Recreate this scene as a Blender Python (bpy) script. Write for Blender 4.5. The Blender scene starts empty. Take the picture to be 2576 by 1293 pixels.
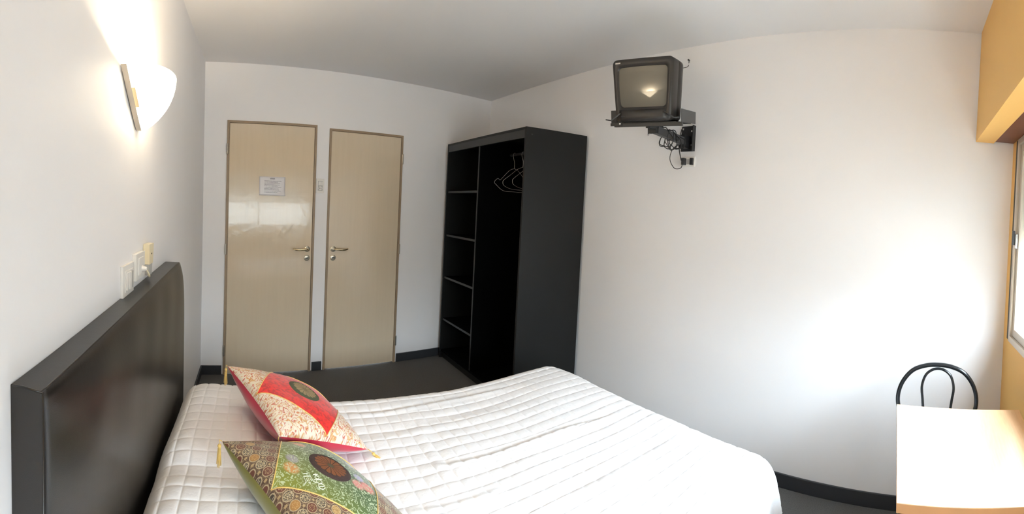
import bpy, bmesh, math, random
from mathutils import Vector, Matrix, noise

random.seed(7)
S = bpy.context.scene
COL = S.collection
PI = math.pi

SKY, LAMP_W, SHADE_E = 25.0, 15.0, 10.0
# ------------------------------------------------------------------ camera, world, light, exposure
CAM = Vector((0.4084, 0.3499, 1.4385))
F_PX, CY_PX = 1102.5, 561.95
cam = bpy.data.cameras.new('camera')
cam.type = 'PANO'
cam.panorama_type = 'CENTRAL_CYLINDRICAL'          # the photograph is a stitched cylindrical panorama
cam.central_cylindrical_radius = 1.0
cam.central_cylindrical_range_u_min = -1288 / F_PX
cam.central_cylindrical_range_u_max = 1288 / F_PX
cam.central_cylindrical_range_v_min = (CY_PX - 1293) / F_PX
cam.central_cylindrical_range_v_max = CY_PX / F_PX
cam.clip_start = 0.02
cam.clip_end = 100
camo = bpy.data.objects.new('camera', cam)
COL.objects.link(camo)
R = Matrix.Rotation(-0.58898, 3, 'Z') @ Matrix.Rotation(-0.03403, 3, 'X') @ Matrix.Rotation(-0.05025, 3, 'Y')
M = Matrix((R.col[0], R.col[2], -R.col[1])).transposed().to_4x4()
M.translation = CAM
camo.matrix_world = M
S.camera = camo

world = bpy.data.worlds.new('overcast_sky')
S.world = world
world.use_nodes = True
bgn = world.node_tree.nodes['Background']
_w = world.node_tree                                # overcast sky (CIE: zenith three times the horizon), dim street below
_g = _w.nodes.new('ShaderNodeTexCoord')
_z = _w.nodes.new('ShaderNodeSeparateXYZ')
_r = _w.nodes.new('ShaderNodeMapRange')
_l = _w.nodes.new('ShaderNodeMapRange')
_m = _w.nodes.new('ShaderNodeMath')
_m.operation = 'MULTIPLY'
_c = _w.nodes.new('ShaderNodeMix')
_c.data_type = 'RGBA'
_r.inputs[1].default_value, _r.inputs[2].default_value = 0.06, 0.48
_l.inputs[1].default_value, _l.inputs[2].default_value = 0.0, 1.0
_l.inputs[3].default_value, _l.inputs[4].default_value = 1.0, 3.0
_c.inputs[6].default_value = (0.28, 0.30, 0.32, 1)
_c.inputs[7].default_value = (0.80, 0.905, 1.05, 1)
_w.links.new(_g.outputs['Generated'], _z.inputs[0])
_w.links.new(_z.outputs[2], _r.inputs[0])
_w.links.new(_z.outputs[2], _l.inputs[0])
_w.links.new(_r.outputs[0], _c.inputs[0])
_w.links.new(_c.outputs[2], bgn.inputs['Color'])
_m.inputs[1].default_value = SKY
_w.links.new(_l.outputs[0], _m.inputs[0])
_w.links.new(_m.outputs[0], bgn.inputs['Strength'])

pl = bpy.data.lights.new('window_portal', 'AREA')    # only guides sampling of the sky through the window
pl.shape = 'RECTANGLE'
pl.size, pl.size_y = 2.0, 1.02
pl.cycles.is_portal = True
plo = bpy.data.objects.new('window_portal', pl)
COL.objects.link(plo)
plo.location = (1.585, -0.30, 1.43)
plo.rotation_euler = (PI / 2, 0, 0)
plo.rotation_euler = (-PI / 2, 0, PI)

S.view_settings.view_transform = 'Standard'
S.view_settings.look = 'None'
S.view_settings.exposure = 0.62
S.view_settings.gamma = 1.0
S.view_settings.use_curve_mapping = False
S.cycles.max_bounces = 14
S.cycles.diffuse_bounces = 9
S.cycles.use_denoising = True

# ------------------------------------------------------------------ room constants
W, D, E1, E2, H = 2.650, 3.829, 0.361, 0.046, 2.503
A0 = Vector((0, D, 0))
B0 = Vector((W, D + E1, 0))
C0 = Vector((W + E2, 0, 0))
UB = (B0 - A0).normalized()                # along the back wall
VB = Vector((-UB.y, UB.x, 0))              # outwards through the back wall
UT = (C0 - B0).normalized()                # along the right wall towards the window
VT = Vector((-UT.y, UT.x, 0))              # outwards through the right wall
LB = (B0 - A0).length
LT = (C0 - B0).length


# ------------------------------------------------------------------ node helpers
class NT:
    def __init__(self, name):
        self.m = bpy.data.materials.new(name)
        self.m.use_nodes = True
        self.t = self.m.node_tree
        self.t.nodes.clear()
        self.out = self.n('ShaderNodeOutputMaterial')

    def n(self, kind, **kw):
        x = self.t.nodes.new(kind)
        for k, v in kw.items():
            setattr(x, k, v)
        return x

    def put(self, sock, v):
        if hasattr(v, 'links') or isinstance(v, bpy.types.NodeSocket):
            self.t.links.new(v, sock)
        else:
            if sock.type == 'RGBA' and len(v) == 3:
                v = (*v, 1)
            sock.default_value = v

    def math(self, op, a, b=0.0, c=None):
        x = self.n('ShaderNodeMath', operation=op)
        self.put(x.inputs[0], a)
        self.put(x.inputs[1], b)
        if c is not None:
            self.put(x.inputs[2], c)
        return x.outputs[0]

    def mix(self, f, a, b):
        x = self.n('ShaderNodeMix', data_type='RGBA')
        self.put(x.inputs[0], f)
        self.put(x.inputs[6], a)
        self.put(x.inputs[7], b)
        return x.outputs[2]

    def step(self, v, lo, hi):
        x = self.n('ShaderNodeMapRange', interpolation_type='SMOOTHSTEP')
        self.put(x.inputs[0], v)
        x.inputs[1].default_value = lo
        x.inputs[2].default_value = hi
        return x.outputs[0]

    def obj(self):
        return self.n('ShaderNodeTexCoord').outputs['Object']

    def uv(self):
        return self.n('ShaderNodeUVMap').outputs[0]

    def xyz(self, v):
        x = self.n('ShaderNodeSeparateXYZ')
        self.put(x.inputs[0], v)
        return x.outputs

    def scale(self, v, s):
        x = self.n('ShaderNodeMapping')
        self.put(x.inputs[0], v)
        x.inputs['Scale'].default_value = s
        return x.outputs[0]

    def noise(self, v, scale, detail=3.0, rough=0.5, dist=0.0):
        x = self.n('ShaderNodeTexNoise')
        if v is not None:
            self.put(x.inputs['Vector'], v)
        x.inputs['Scale'].default_value = scale
        x.inputs['Detail'].default_value = detail
        x.inputs['Roughness'].default_value = rough
        x.inputs['Distortion'].default_value = dist
        return x.outputs[0]

    def bump(self, h, strength=0.3, dist=0.002):
        x = self.n('ShaderNodeBump')
        self.put(x.inputs['Height'], h)
        x.inputs['Strength'].default_value = strength
        x.inputs['Distance'].default_value = dist
        return x.outputs[0]

    def bsdf(self, color, rough=0.5, metal=0.0, normal=None, spec=0.5, sheen=0.0, coat=0.0, trans=0.0, emit=None, estr=0.0):
        x = self.n('ShaderNodeBsdfPrincipled')
        self.put(x.inputs['Base Color'], color)
        self.put(x.inputs['Roughness'], rough)
        self.put(x.inputs['Metallic'], metal)
        self.put(x.inputs['Specular IOR Level'], spec)
        self.put(x.inputs['Sheen Weight'], sheen)
        self.put(x.inputs['Coat Weight'], coat)
        self.put(x.inputs['Transmission Weight'], trans)
        if normal is not None:
            self.put(x.inputs['Normal'], normal)
        if emit is not None:
            self.put(x.inputs['Emission Color'], emit)
            x.inputs['Emission Strength'].default_value = estr
        self.t.links.new(x.outputs[0], self.out.inputs[0])
        return self.m


def var(name, c, rough=0.5, amount=0.08, scale=6.0, bump=0.0, bscale=120.0, **kw):
    """A colour with slight procedural variation and optional fine relief."""
    k = NT(name)
    o = k.obj()
    nz = k.noise(o, scale, 4)
    d = tuple(max(0, x * (1 - amount)) for x in c)
    b = tuple(min(1, x * (1 + amount)) for x in c)
    col = k.mix(nz, d, b)
    nrm = k.bump(k.noise(o, bscale, 3), bump, 0.002) if bump else None
    return k.bsdf(col, rough, normal=nrm, **kw)


MAT = {}
MAT['wall'] = var('painted_plaster', (0.875, 0.865, 0.87), 0.55, 0.015, 2.5, 0.10, 60, spec=0.3)
MAT['ceiling'] = var('ceiling_paint', (0.81, 0.80, 0.80), 0.7, 0.015, 2.0, 0.06, 60, spec=0.2)
MAT['yellow'] = var('yellow_paint', (0.86, 0.51, 0.155), 0.5, 0.03, 3.0, 0.10, 70, spec=0.3)
MAT['baseboard'] = var('charcoal_baseboard', (0.035, 0.036, 0.04), 0.45, 0.15, 8)
MAT['frame_wood'] = var('door_frame_wood', (0.33, 0.24, 0.155), 0.45, 0.2, 14)
MAT['hinge'] = var('hinge_metal', (0.42, 0.38, 0.32), 0.35, 0.1, 20, metal=0.8)
MAT['brass'] = var('brass', (0.80, 0.66, 0.42), 0.22, 0.05, 20, metal=1.0)
MAT['rose'] = var('pale_brass', (0.86, 0.80, 0.66), 0.25, 0.05, 20, metal=0.7)
MAT['black'] = var('black_hole', (0.01, 0.01, 0.01), 0.6, 0.1)
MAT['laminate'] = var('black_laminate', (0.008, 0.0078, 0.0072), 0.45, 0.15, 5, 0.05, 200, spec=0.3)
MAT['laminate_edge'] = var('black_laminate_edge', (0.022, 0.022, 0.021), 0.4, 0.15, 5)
MAT['laminate_shaded'] = var('black_laminate_shaded', (0.0015, 0.0015, 0.0015), 0.75, 0.15, 5, spec=0.05)  # same laminate darkened: the interior's shade is put into the colour
MAT['steel_black'] = var('black_painted_steel', (0.012, 0.012, 0.013), 0.4, 0.2, 10, 0.05, 90)
MAT['steel_grey'] = var('dark_grey_steel', (0.05, 0.05, 0.052), 0.4, 0.2, 10)
MAT['chair_metal'] = var('gloss_black_tube', (0.012, 0.014, 0.016), 0.22, 0.1, 10)
MAT['chrome'] = var('chrome', (0.75, 0.75, 0.76), 0.15, 0.05, 10, metal=1.0)
MAT['wire'] = var('hanger_wire', (0.62, 0.60, 0.56), 0.35, 0.1, 30, metal=0.3)
MAT['white_plastic'] = var('white_plastic', (0.80, 0.78, 0.74), 0.35, 0.02, 9)
MAT['cream_plastic'] = var('cream_plastic', (0.82, 0.72, 0.50), 0.35, 0.03, 9)
MAT['grey_plastic'] = var('grey_plastic', (0.48, 0.47, 0.45), 0.4, 0.04, 9)
MAT['tv_plastic'] = var('tv_charcoal_plastic', (0.026, 0.022, 0.019), 0.42, 0.1, 12, 0.05, 250)
MAT['tv_screen'] = var('tv_glass', (0.13, 0.115, 0.088), 0.05, 0.02, 3, spec=0.6)
MAT['tv_mark'] = var('tv_pale_print', (0.5, 0.47, 0.42), 0.4)
MAT['aluminium'] = var('anodised_aluminium', (0.62, 0.56, 0.48), 0.38, 0.05, 8, metal=0.45)
MAT['rubber_and_gap'] = var('rubber_and_gap_shade', (0.05, 0.04, 0.03), 0.6)  # foot caps, and the shade coloured into the window gap strip
MAT['slat'] = var('shutter_slat', (0.62, 0.56, 0.46), 0.55, 0.05, 8)
MAT['brown_board'] = var('brown_board', (0.16, 0.043, 0.017), 0.4, 0.25, 9)
MAT['mattress'] = var('mattress_ticking', (0.75, 0.74, 0.72), 0.85, 0.03, 8)
MAT['valance'] = var('grey_base_cloth', (0.42, 0.40, 0.40), 0.9, 0.1, 20, 0.3, 300)
MAT['lamp_metal'] = var('brushed_nickel', (0.50, 0.46, 0.40), 0.4, 0.06, 30, metal=0.6)
MAT['cable'] = var('black_cable', (0.015, 0.014, 0.013), 0.5)
MAT['thread'] = var('gold_thread', (0.74, 0.49, 0.13), 0.5, 0.25, 90, 0.3, 400, sheen=0.3)
MAT['silk_red'] = var('crimson_satin', (0.55, 0.008, 0.045), 0.34, 0.2, 10, 0.12, 40, sheen=0.3)
MAT['silk_olive'] = var('olive_satin', (0.20, 0.18, 0.022), 0.36, 0.2, 10, 0.12, 40, sheen=0.3)
MAT['stitch_pale'] = var('pale_green_thread', (0.80, 0.84, 0.66), 0.5, 0.05, 60)


def m_quilt():
    k = NT('white_quilted_cotton')
    o = k.obj()
    nz = k.noise(o, 9, 4)
    col = k.mix(nz, (0.86, 0.855, 0.87), (0.89, 0.885, 0.90))
    h = k.noise(k.scale(o, (1, 1, 1)), 45, 5, 0.65)
    return k.bsdf(col, 0.62, normal=k.bump(h, 0.35, 0.004), spec=0.35, sheen=0.15)


def m_carpet():
    k = NT('charcoal_carpet')
    o = k.obj()
    a = k.noise(o, 160, 3, 0.7)
    b = k.noise(o, 5, 4)
    c = k.mix(a, (0.05, 0.05, 0.05), (0.185, 0.18, 0.175))
    c = k.mix(k.math('MULTIPLY', b, 0.5), c, (0.12, 0.108, 0.093))
    return k.bsdf(c, 0.95, normal=k.bump(a, 0.8, 0.004), spec=0.15)


def m_door():
    k = NT('cream_lacquered_door')
    o = k.obj()
    g = k.noise(k.scale(o, (14, 14, 0.8)), 3, 5, 0.6)
    b = k.noise(o, 4, 3)
    c = k.mix(g, (0.67, 0.555, 0.405), (0.73, 0.615, 0.46))
    h = k.math('ADD', k.noise(k.scale(o, (1, 1, 0.6)), 26, 3, 0.5), k.math('MULTIPLY', k.noise(k.scale(o, (1, 1, 0.8)), 5, 2), 2.5))
    return k.bsdf(c, 0.15, normal=k.bump(h, 0.25, 0.004), spec=0.5, coat=0.25)


def m_leather():
    k = NT('dark_brown_leatherette')
    o = k.obj()
    v = k.n('ShaderNodeTexVoronoi')
    k.put(v.inputs['Vector'], o)
    v.inputs['Scale'].default_value = 420
    g = k.noise(o, 5, 4)
    streak = k.noise(k.scale(o, (6, 9, 1.1)), 5, 4)
    c = k.mix(g, (0.011, 0.0083, 0.0063), (0.017, 0.0127, 0.0095))
    h = k.math('ADD', k.math('MULTIPLY', v.outputs[0], 0.25), k.math('MULTIPLY', streak, 0.6))
    return k.bsdf(c, 0.30, normal=k.bump(h, 0.10, 0.003), spec=0.65)


def m_table():
    k = NT('beech_laminate')
    o = k.obj()
    g = k.noise(k.scale(o, (3, 40, 1)), 4, 5, 0.6, 0.6)
    c = k.mix(g, (0.60, 0.37, 0.195), (0.72, 0.49, 0.29))
    return k.bsdf(c, 0.22, normal=k.bump(g, 0.05, 0.002), spec=0.6)


def m_glass():
    k = NT('window_glass')
    a = k.n('ShaderNodeBsdfTransparent')
    a.inputs[0].default_value = (0.93, 0.96, 0.95, 1)
    b = k.n('ShaderNodeBsdfGlossy')
    b.inputs['Roughness'].default_value = 0.02
    f = k.n('ShaderNodeLayerWeight')
    f.inputs[0].default_value = 0.25
    x = k.n('ShaderNodeMixShader')
    k.t.links.new(k.math('MULTIPLY', f.outputs['Fresnel'], 0.5), x.inputs[0])
    k.t.links.new(a.outputs[0], x.inputs[1])
    k.t.links.new(b.outputs[0], x.inputs[2])
    k.t.links.new(x.outputs[0], k.out.inputs[0])
    return k.m


def m_shade():
    k = NT('lit_opal_glass')
    o = k.obj()
    nz = k.noise(o, 6, 2)
    c = k.mix(nz, (1.0, 0.80, 0.54), (1.0, 0.83, 0.58))
    return k.bsdf((0.9, 0.88, 0.82), 0.25, emit=c, estr=SHADE_E)


def m_paper():
    k = NT('printed_notice')
    u = k.xyz(k.uv())
    x, y = u[0], u[1]
    row = k.math('FRACT', k.math('MULTIPLY', y, 15.0))
    line = k.math('MULTIPLY', k.math('GREATER_THAN', row, 0.40), k.math('LESS_THAN', row, 0.80))
    word = k.step(k.noise(k.scale(k.uv(), (34, 15, 1)), 2.2, 2), 0.42, 0.47)
    ridx = k.math('FLOOR', k.math('MULTIPLY', y, 15.0))
    rag = k.math('ADD', 0.78, k.math('MULTIPLY', k.math('SINE', k.math('MULTIPLY', ridx, 2.4)), 0.07))
    body = k.math('MULTIPLY', k.math('MULTIPLY', k.math('GREATER_THAN', x, 0.19), k.math('LESS_THAN', x, rag)),
                  k.math('MULTIPLY', k.math('GREATER_THAN', y, 0.13), k.math('LESS_THAN', y, 0.80)))
    head = k.math('MULTIPLY', k.math('MULTIPLY', k.math('GREATER_THAN', x, 0.42), k.math('LESS_THAN', x, 0.60)),
                  k.math('MULTIPLY', k.math('GREATER_THAN', y, 0.86), k.math('LESS_THAN', y, 0.935)))
    ink = k.math('MAXIMUM', k.math('MULTIPLY', k.math('MULTIPLY', line, body), word),
                 k.math('MULTIPLY', head, k.step(k.noise(k.scale(k.uv(), (40, 12, 1)), 2.2, 2), 0.40, 0.45)))
    c = k.mix(k.math('MULTIPLY', ink, 0.9), (0.74, 0.71, 0.72), (0.18, 0.17, 0.20))
    return k.bsdf(c, 0.18, spec=0.5)


MAT['quilt'] = m_quilt()
MAT['carpet'] = m_carpet()
MAT['door'] = m_door()
MAT['leather'] = m_leather()
MAT['table'] = m_table()
MAT['table_edge'] = var('beech_edge_band', (0.42, 0.205, 0.085), 0.4, 0.1, 20)
MAT['glass'] = m_glass()
MAT['shade'] = m_shade()
MAT['paper'] = m_paper()


def scroll(k, uv, sc, width, seed=0.0):
    """Curling thread lines: the level lines of a distorted noise field."""
    mp = k.n('ShaderNodeMapping')
    k.put(mp.inputs[0], uv)
    mp.inputs['Location'].default_value = (seed, seed * 0.7, seed)
    n = k.noise(mp.outputs[0], sc, 0.6, 0.5, 0.5)
    d = k.math('ABSOLUTE', k.math('SUBTRACT', k.math('FRACT', k.math('MULTIPLY', n, 4.0)), 0.5))
    return k.math('SUBTRACT', 1.0, k.step(d, width, width + 0.10))


def spot(k, u, cx, cy, r):
    dx = k.math('SUBTRACT', u[0], cx)
    dy = k.math('SUBTRACT', u[1], cy)
    d = k.math('SQRT', k.math('ADD', k.math('MULTIPLY', dx, dx), k.math('MULTIPLY', dy, dy)))
    return k.math('SUBTRACT', 1.0, k.step(d, r * 0.55, r))


def m_cushion(kind):
    k = NT(kind + '_brocade')
    uv = k.uv()
    u = k.xyz(uv)
    dia = k.math('ADD', k.math('ABSOLUTE', u[0]), k.math('ABSOLUTE', u[1]))
    inside = k.math('LESS_THAN', dia, 0.985)
    if kind == 'red':
        a = scroll(k, uv, 12.0, 0.045, 1.3)
        b = scroll(k, uv, 7.0, 0.05, 6.1)
        corner = k.mix(k.noise(uv, 3.0, 3), (0.70, 0.60, 0.43), (0.78, 0.72, 0.62))
        corner = k.mix(k.math('MULTIPLY', a, 0.95), corner, (0.52, 0.075, 0.035))
        corner = k.mix(k.math('MULTIPLY', b, 0.75), corner, (0.60, 0.30, 0.07))
        mid = k.mix(k.step(k.noise(uv, 11, 3, 0.6, 0.8), 0.45, 0.60), (0.78, 0.016, 0.010), (0.50, 0.012, 0.010))
        rough = k.mix(inside, (0.5, 0.5, 0.5), (0.34, 0.34, 0.34))
    else:
        # lattice of roundels with small square motifs between them
        ks = 7.2
        gx, gy = k.math('MULTIPLY', u[0], ks), k.math('MULTIPLY', u[1], ks)
        px = k.math('SUBTRACT', k.math('FRACT', gx), 0.5)
        py = k.math('SUBTRACT', k.math('FRACT', gy), 0.5)
        r = k.math('SQRT', k.math('ADD', k.math('MULTIPLY', px, px), k.math('MULTIPLY', py, py)))
        chk = k.math('ABSOLUTE', k.math('SUBTRACT', k.math('FRACT', k.math('MULTIPLY', k.math('ADD', k.math('FLOOR', gx), k.math('FLOOR', gy)), 0.5)), 0.0))
        alt = k.math('GREATER_THAN', chk, 0.25)
        idn = k.n('ShaderNodeTexWhiteNoise', noise_dimensions='2D')
        cmb = k.n('ShaderNodeCombineXYZ')
        k.put(cmb.inputs[0], k.math('FLOOR', gx))
        k.put(cmb.inputs[1], k.math('FLOOR', gy))
        k.put(idn.inputs[0], cmb.outputs[0])
        motif = scroll(k, uv, 40, 0.14, 2.2)
        ang = k.math('ARCTAN2', py, px)
        petal = k.math('LESS_THAN', k.math('ABSOLUTE', k.math('SUBTRACT', r, k.math('ADD', 0.20, k.math('MULTIPLY', k.math('COSINE', k.math('MULTIPLY', ang, 6.0)), 0.06)))), 0.025)
        ring = k.math('SUBTRACT', 1.0, k.step(k.math('ABSOLUTE', k.math('SUBTRACT', r, 0.43)), 0.018, 0.040))
        disc = k.math('LESS_THAN', r, 0.41)
        core = k.mix(alt, (0.135, 0.038, 0.018), (0.055, 0.036, 0.020))
        core = k.mix(k.math('MULTIPLY', k.math('MULTIPLY', alt, motif), 0.8), core, (0.60, 0.50, 0.32))
        core = k.mix(k.math('MULTIPLY', petal, 0.75), core, (0.50, 0.36, 0.17))
        core = k.mix(k.math('MULTIPLY', k.math('GREATER_THAN', idn.outputs[0], 0.90), 0.45), core, (0.62, 0.33, 0.06))
        sq = k.math('GREATER_THAN', k.math('MINIMUM', k.math('ABSOLUTE', px), k.math('ABSOLUTE', py)), 0.40)
        corner = k.mix(k.math('MULTIPLY', motif, 0.45), (0.085, 0.040, 0.020), (0.42, 0.30, 0.16))
        corner = k.mix(k.math('MULTIPLY', sq, 0.8), corner, (0.48, 0.34, 0.16))
        corner = k.mix(disc, corner, core)
        corner = k.mix(k.math('MULTIPLY', ring, 0.85), corner, (0.50, 0.39, 0.23))
        a = scroll(k, uv, 16.0, 0.07, 3.7)
        mid = k.mix(k.step(u[0], -0.9, 0.3), (0.20, 0.22, 0.012), (0.050, 0.105, 0.020))
        for (cx, cy, r, c) in ((-0.62, 0.10, 0.13, (0.62, 0.25, 0.06)), (-0.48, 0.25, 0.11, (0.33, 0.28, 0.33)),
                               (0.36, -0.42, 0.13, (0.72, 0.18, 0.15)), (0.20, -0.36, 0.11, (0.75, 0.22, 0.20)),
                               (0.36, -0.24, 0.10, (0.42, 0.38, 0.62)), (0.62, 0.10, 0.11, (0.42, 0.38, 0.55)),
                               (0.0, 0.62, 0.12, (0.72, 0.20, 0.16))):
            mid = k.mix(k.math('MULTIPLY', spot(k, u, cx, cy, r), 0.85), mid, c)
        mid = k.mix(k.math('MULTIPLY', a, 0.85), mid, (0.50, 0.58, 0.36))
        rough = k.mix(inside, (0.55, 0.55, 0.55), (0.42, 0.42, 0.42))
    col = k.mix(inside, corner, mid)
    h = k.noise(uv, 40, 4, 0.7)
    rr = k.n('ShaderNodeSeparateColor')
    k.put(rr.inputs[0], rough)
    return k.bsdf(col, rr.outputs[0], normal=k.bump(h, 0.18, 0.003), spec=0.5, sheen=0.25)


def m_medallion(name, ring, petal, line, core):
    k = NT(name)
    u = k.xyz(k.uv())
    r = k.math('SQRT', k.math('ADD', k.math('MULTIPLY', u[0], u[0]), k.math('MULTIPLY', u[1], u[1])))
    th = k.math('ARCTAN2', u[1], u[0])
    w = k.math('ABSOLUTE', k.math('SINE', k.math('MULTIPLY', th, 8.0)))     # 16 petals
    gap = k.math('LESS_THAN', k.math('MULTIPLY', w, k.math('MAXIMUM', r, 0.05)), 0.13)
    c = k.mix(gap, petal, line)
    tip = k.math('ADD', 0.66, k.math('MULTIPLY', w, 0.10))
    c = k.mix(k.math('GREATER_THAN', r, tip), c, ring)
    c = k.mix(k.math('LESS_THAN', r, 0.15), c, core)
    nz = k.noise(k.uv(), 26, 4, 0.7)
    c = k.mix(k.math('MULTIPLY', k.step(nz, 0.45, 0.65), 0.5), c, line)
    return k.bsdf(c, 0.5, normal=k.bump(nz, 0.5, 0.003))


MAT['cush_red'] = m_cushion('red')
MAT['cush_green'] = m_cushion('green')
MAT['med_red'] = m_medallion('grey_green_medallion', (0.085, 0.105, 0.060), (0.42, 0.31, 0.17), (0.13, 0.115, 0.065), (0.22, 0.17, 0.09))
MAT['med_green'] = m_medallion('brown_medallion', (0.070, 0.040, 0.038), (0.30, 0.105, 0.040), (0.030, 0.018, 0.014), (0.09, 0.10, 0.06))


# ------------------------------------------------------------------ mesh helpers
def smooth(bm):
    for f in bm.faces:
        f.smooth = True


def link(name, bm, mat, parent=None, sm=False, loc=None):
    me = bpy.data.meshes.new(name)
    if sm:
        smooth(bm)
    bmesh.ops.recalc_face_normals(bm, faces=bm.faces)
    bm.to_mesh(me)
    bm.free()
    for x in (mat if isinstance(mat, (list, tuple)) else [mat]):
        me.materials.append(x)
    o = bpy.data.objects.new(name, me)
    COL.objects.link(o)
    if parent is not None:
        o.parent = parent
    if loc is not None:
        o.location = loc
    return o


def tag(o, label=None, cat=None, group=None, kind=None):
    if label: o['label'] = label
    if cat: o['category'] = cat
    if group: o['group'] = group
    if kind: o['kind'] = kind
    return o


def empty(name, loc=(0, 0, 0), rz=0.0):
    o = bpy.data.objects.new(name, None)
    o.empty_display_size = 0.05
    COL.objects.link(o)
    o.location = loc
    o.rotation_euler = (0, 0, rz)
    return o


def box(bm, lo, hi, bevel=0.0, mtx=None):
    lo, hi = Vector(lo), Vector(hi)
    g = bmesh.ops.create_cube(bm, size=1.0)
    vs = g['verts']
    for v in vs:
        v.co = Vector(((lo.x + hi.x) / 2 + v.co.x * (hi.x - lo.x), (lo.y + hi.y) / 2 + v.co.y * (hi.y - lo.y),
                       (lo.z + hi.z) / 2 + v.co.z * (hi.z - lo.z)))
    if bevel > 0:
        es = list({e for v in vs for e in v.link_edges})
        r = bmesh.ops.bevel(bm, geom=es, offset=bevel, segments=2, profile=0.7, affect='EDGES')
        vs = list({v for f in r['faces'] for v in f.verts} | {v for v in vs if v.is_valid})
    if mtx is not None:
        for v in vs:
            v.co = mtx @ v.co
    return vs


def BX(lo, hi, bevel=0.0, mtx=None):
    bm = bmesh.new()
    box(bm, lo, hi, bevel, mtx)
    return bm


def tube(bm, pts, r, seg=10, closed=False, cap=True):
    pts = [Vector(p) for p in pts]
    n = len(pts)
    rr = r if isinstance(r, (list, tuple)) else [r] * n
    rings = []
    up = None
    for i, p in enumerate(pts):
        if closed:
            t = (pts[(i + 1) % n] - pts[i - 1]).normalized()
        else:
            t = (pts[min(i + 1, n - 1)] - pts[max(i - 1, 0)]).normalized()
        if up is None:
            up = t.orthogonal().normalized()
        up = (up - t * up.dot(t))
        up = up.normalized() if up.length > 1e-6 else t.orthogonal().normalized()
        b = t.cross(up)
        rings.append([bm.verts.new(p + (up * math.cos(2 * PI * k / seg) + b * math.sin(2 * PI * k / seg)) * rr[i]) for k in range(seg)])
    m = n if closed else n - 1
    for i in range(m):
        a, b = rings[i], rings[(i + 1) % n]
        for k in range(seg):
            bm.faces.new((a[k], a[(k + 1) % seg], b[(k + 1) % seg], b[k]))
    if cap and not closed:
        bm.faces.new(rings[0][::-1])
        bm.faces.new(rings[-1])


def TB(pts, r, seg=10, closed=False):
    bm = bmesh.new()
    tube(bm, pts, r, seg, closed)
    return bm


def bez(p, n=12):
    """Catmull-Rom through the points."""
    p = [Vector(q) for q in p]
    out = []
    for i in range(len(p) - 1):
        a, b, c, d = p[max(i - 1, 0)], p[i], p[i + 1], p[min(i + 2, len(p) - 1)]
        for k in range(n):
            t = k / n
            out.append(0.5 * ((2 * b) + (c - a) * t + (2 * a - 5 * b + 4 * c - d) * t * t + (3 * b - a - 3 * c + d) * t ** 3))
    out.append(p[-1])
    return out


def prism(bm, outline, axis_o, axis_u, axis_v, axis_w, w0, w1):
    """Extrude a 2D outline (u, v) along axis_w from w0 to w1."""
    a = [bm.verts.new(axis_o + axis_u * u + axis_v * v + axis_w * w0) for u, v in outline]
    b = [bm.verts.new(axis_o + axis_u * u + axis_v * v + axis_w * w1) for u, v in outline]
    n = len(a)
    bm.faces.new(a[::-1])
    bm.faces.new(b)
    for i in range(n):
        bm.faces.new((a[i], a[(i + 1) % n], b[(i + 1) % n], b[i]))


def lathe(bm, prof, mtx, seg=24):
    rings = []
    for r, z in prof:
        if r < 1e-6:
            rings.append([bm.verts.new(mtx @ Vector((0, 0, z)))])
        else:
            rings.append([bm.verts.new(mtx @ Vector((r * math.cos(2 * PI * k / seg), r * math.sin(2 * PI * k / seg), z))) for k in range(seg)])
    for a, b in zip(rings, rings[1:]):
        for k in range(seg):
            q = [a[k % len(a)], a[(k + 1) % len(a)], b[(k + 1) % len(b)], b[k % len(b)]]
            q = list(dict.fromkeys(q))
            if len(q) >= 3:
                bm.faces.new(q)


def LT_(prof, mtx, seg=24):
    bm = bmesh.new()
    lathe(bm, prof, mtx, seg)
    return bm


def frame_mtx(o, x, y, z):
    m = Matrix((x, y, z)).transposed().to_4x4()
    m.translation = o
    return m


MB = frame_mtx(A0, UB, VB, Vector((0, 0, 1)))             # back wall: u along, v out, z up
MT = frame_mtx(B0, UT, VT, Vector((0, 0, 1)))             # right wall, v out of the room


def sstep(x, a, b):
    t = min(1, max(0, (x - a) / (b - a)))
    return t * t * (3 - 2 * t)


# ------------------------------------------------------------------ room shell
def shell(name, bm, mat, label, cat):
    return tag(link(name, bm, mat), label, cat, kind='structure')


shell('floor', BX((-0.2, -0.6, -0.1), (W + 0.4, D + 0.6, 0.0)), MAT['carpet'], 'dark charcoal carpet covering the whole bedroom floor', 'floor')
shell('ceiling', BX((-0.2, -0.6, H), (W + 0.4, D + 0.6, H + 0.1)), MAT['ceiling'], 'plain white painted ceiling above the bedroom', 'ceiling')
shell('wall_left', BX((-0.12, -0.6, 0), (0.0, D + 0.15, H)), MAT['wall'], 'white wall behind the headboard carrying the lit sconce', 'wall')

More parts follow.
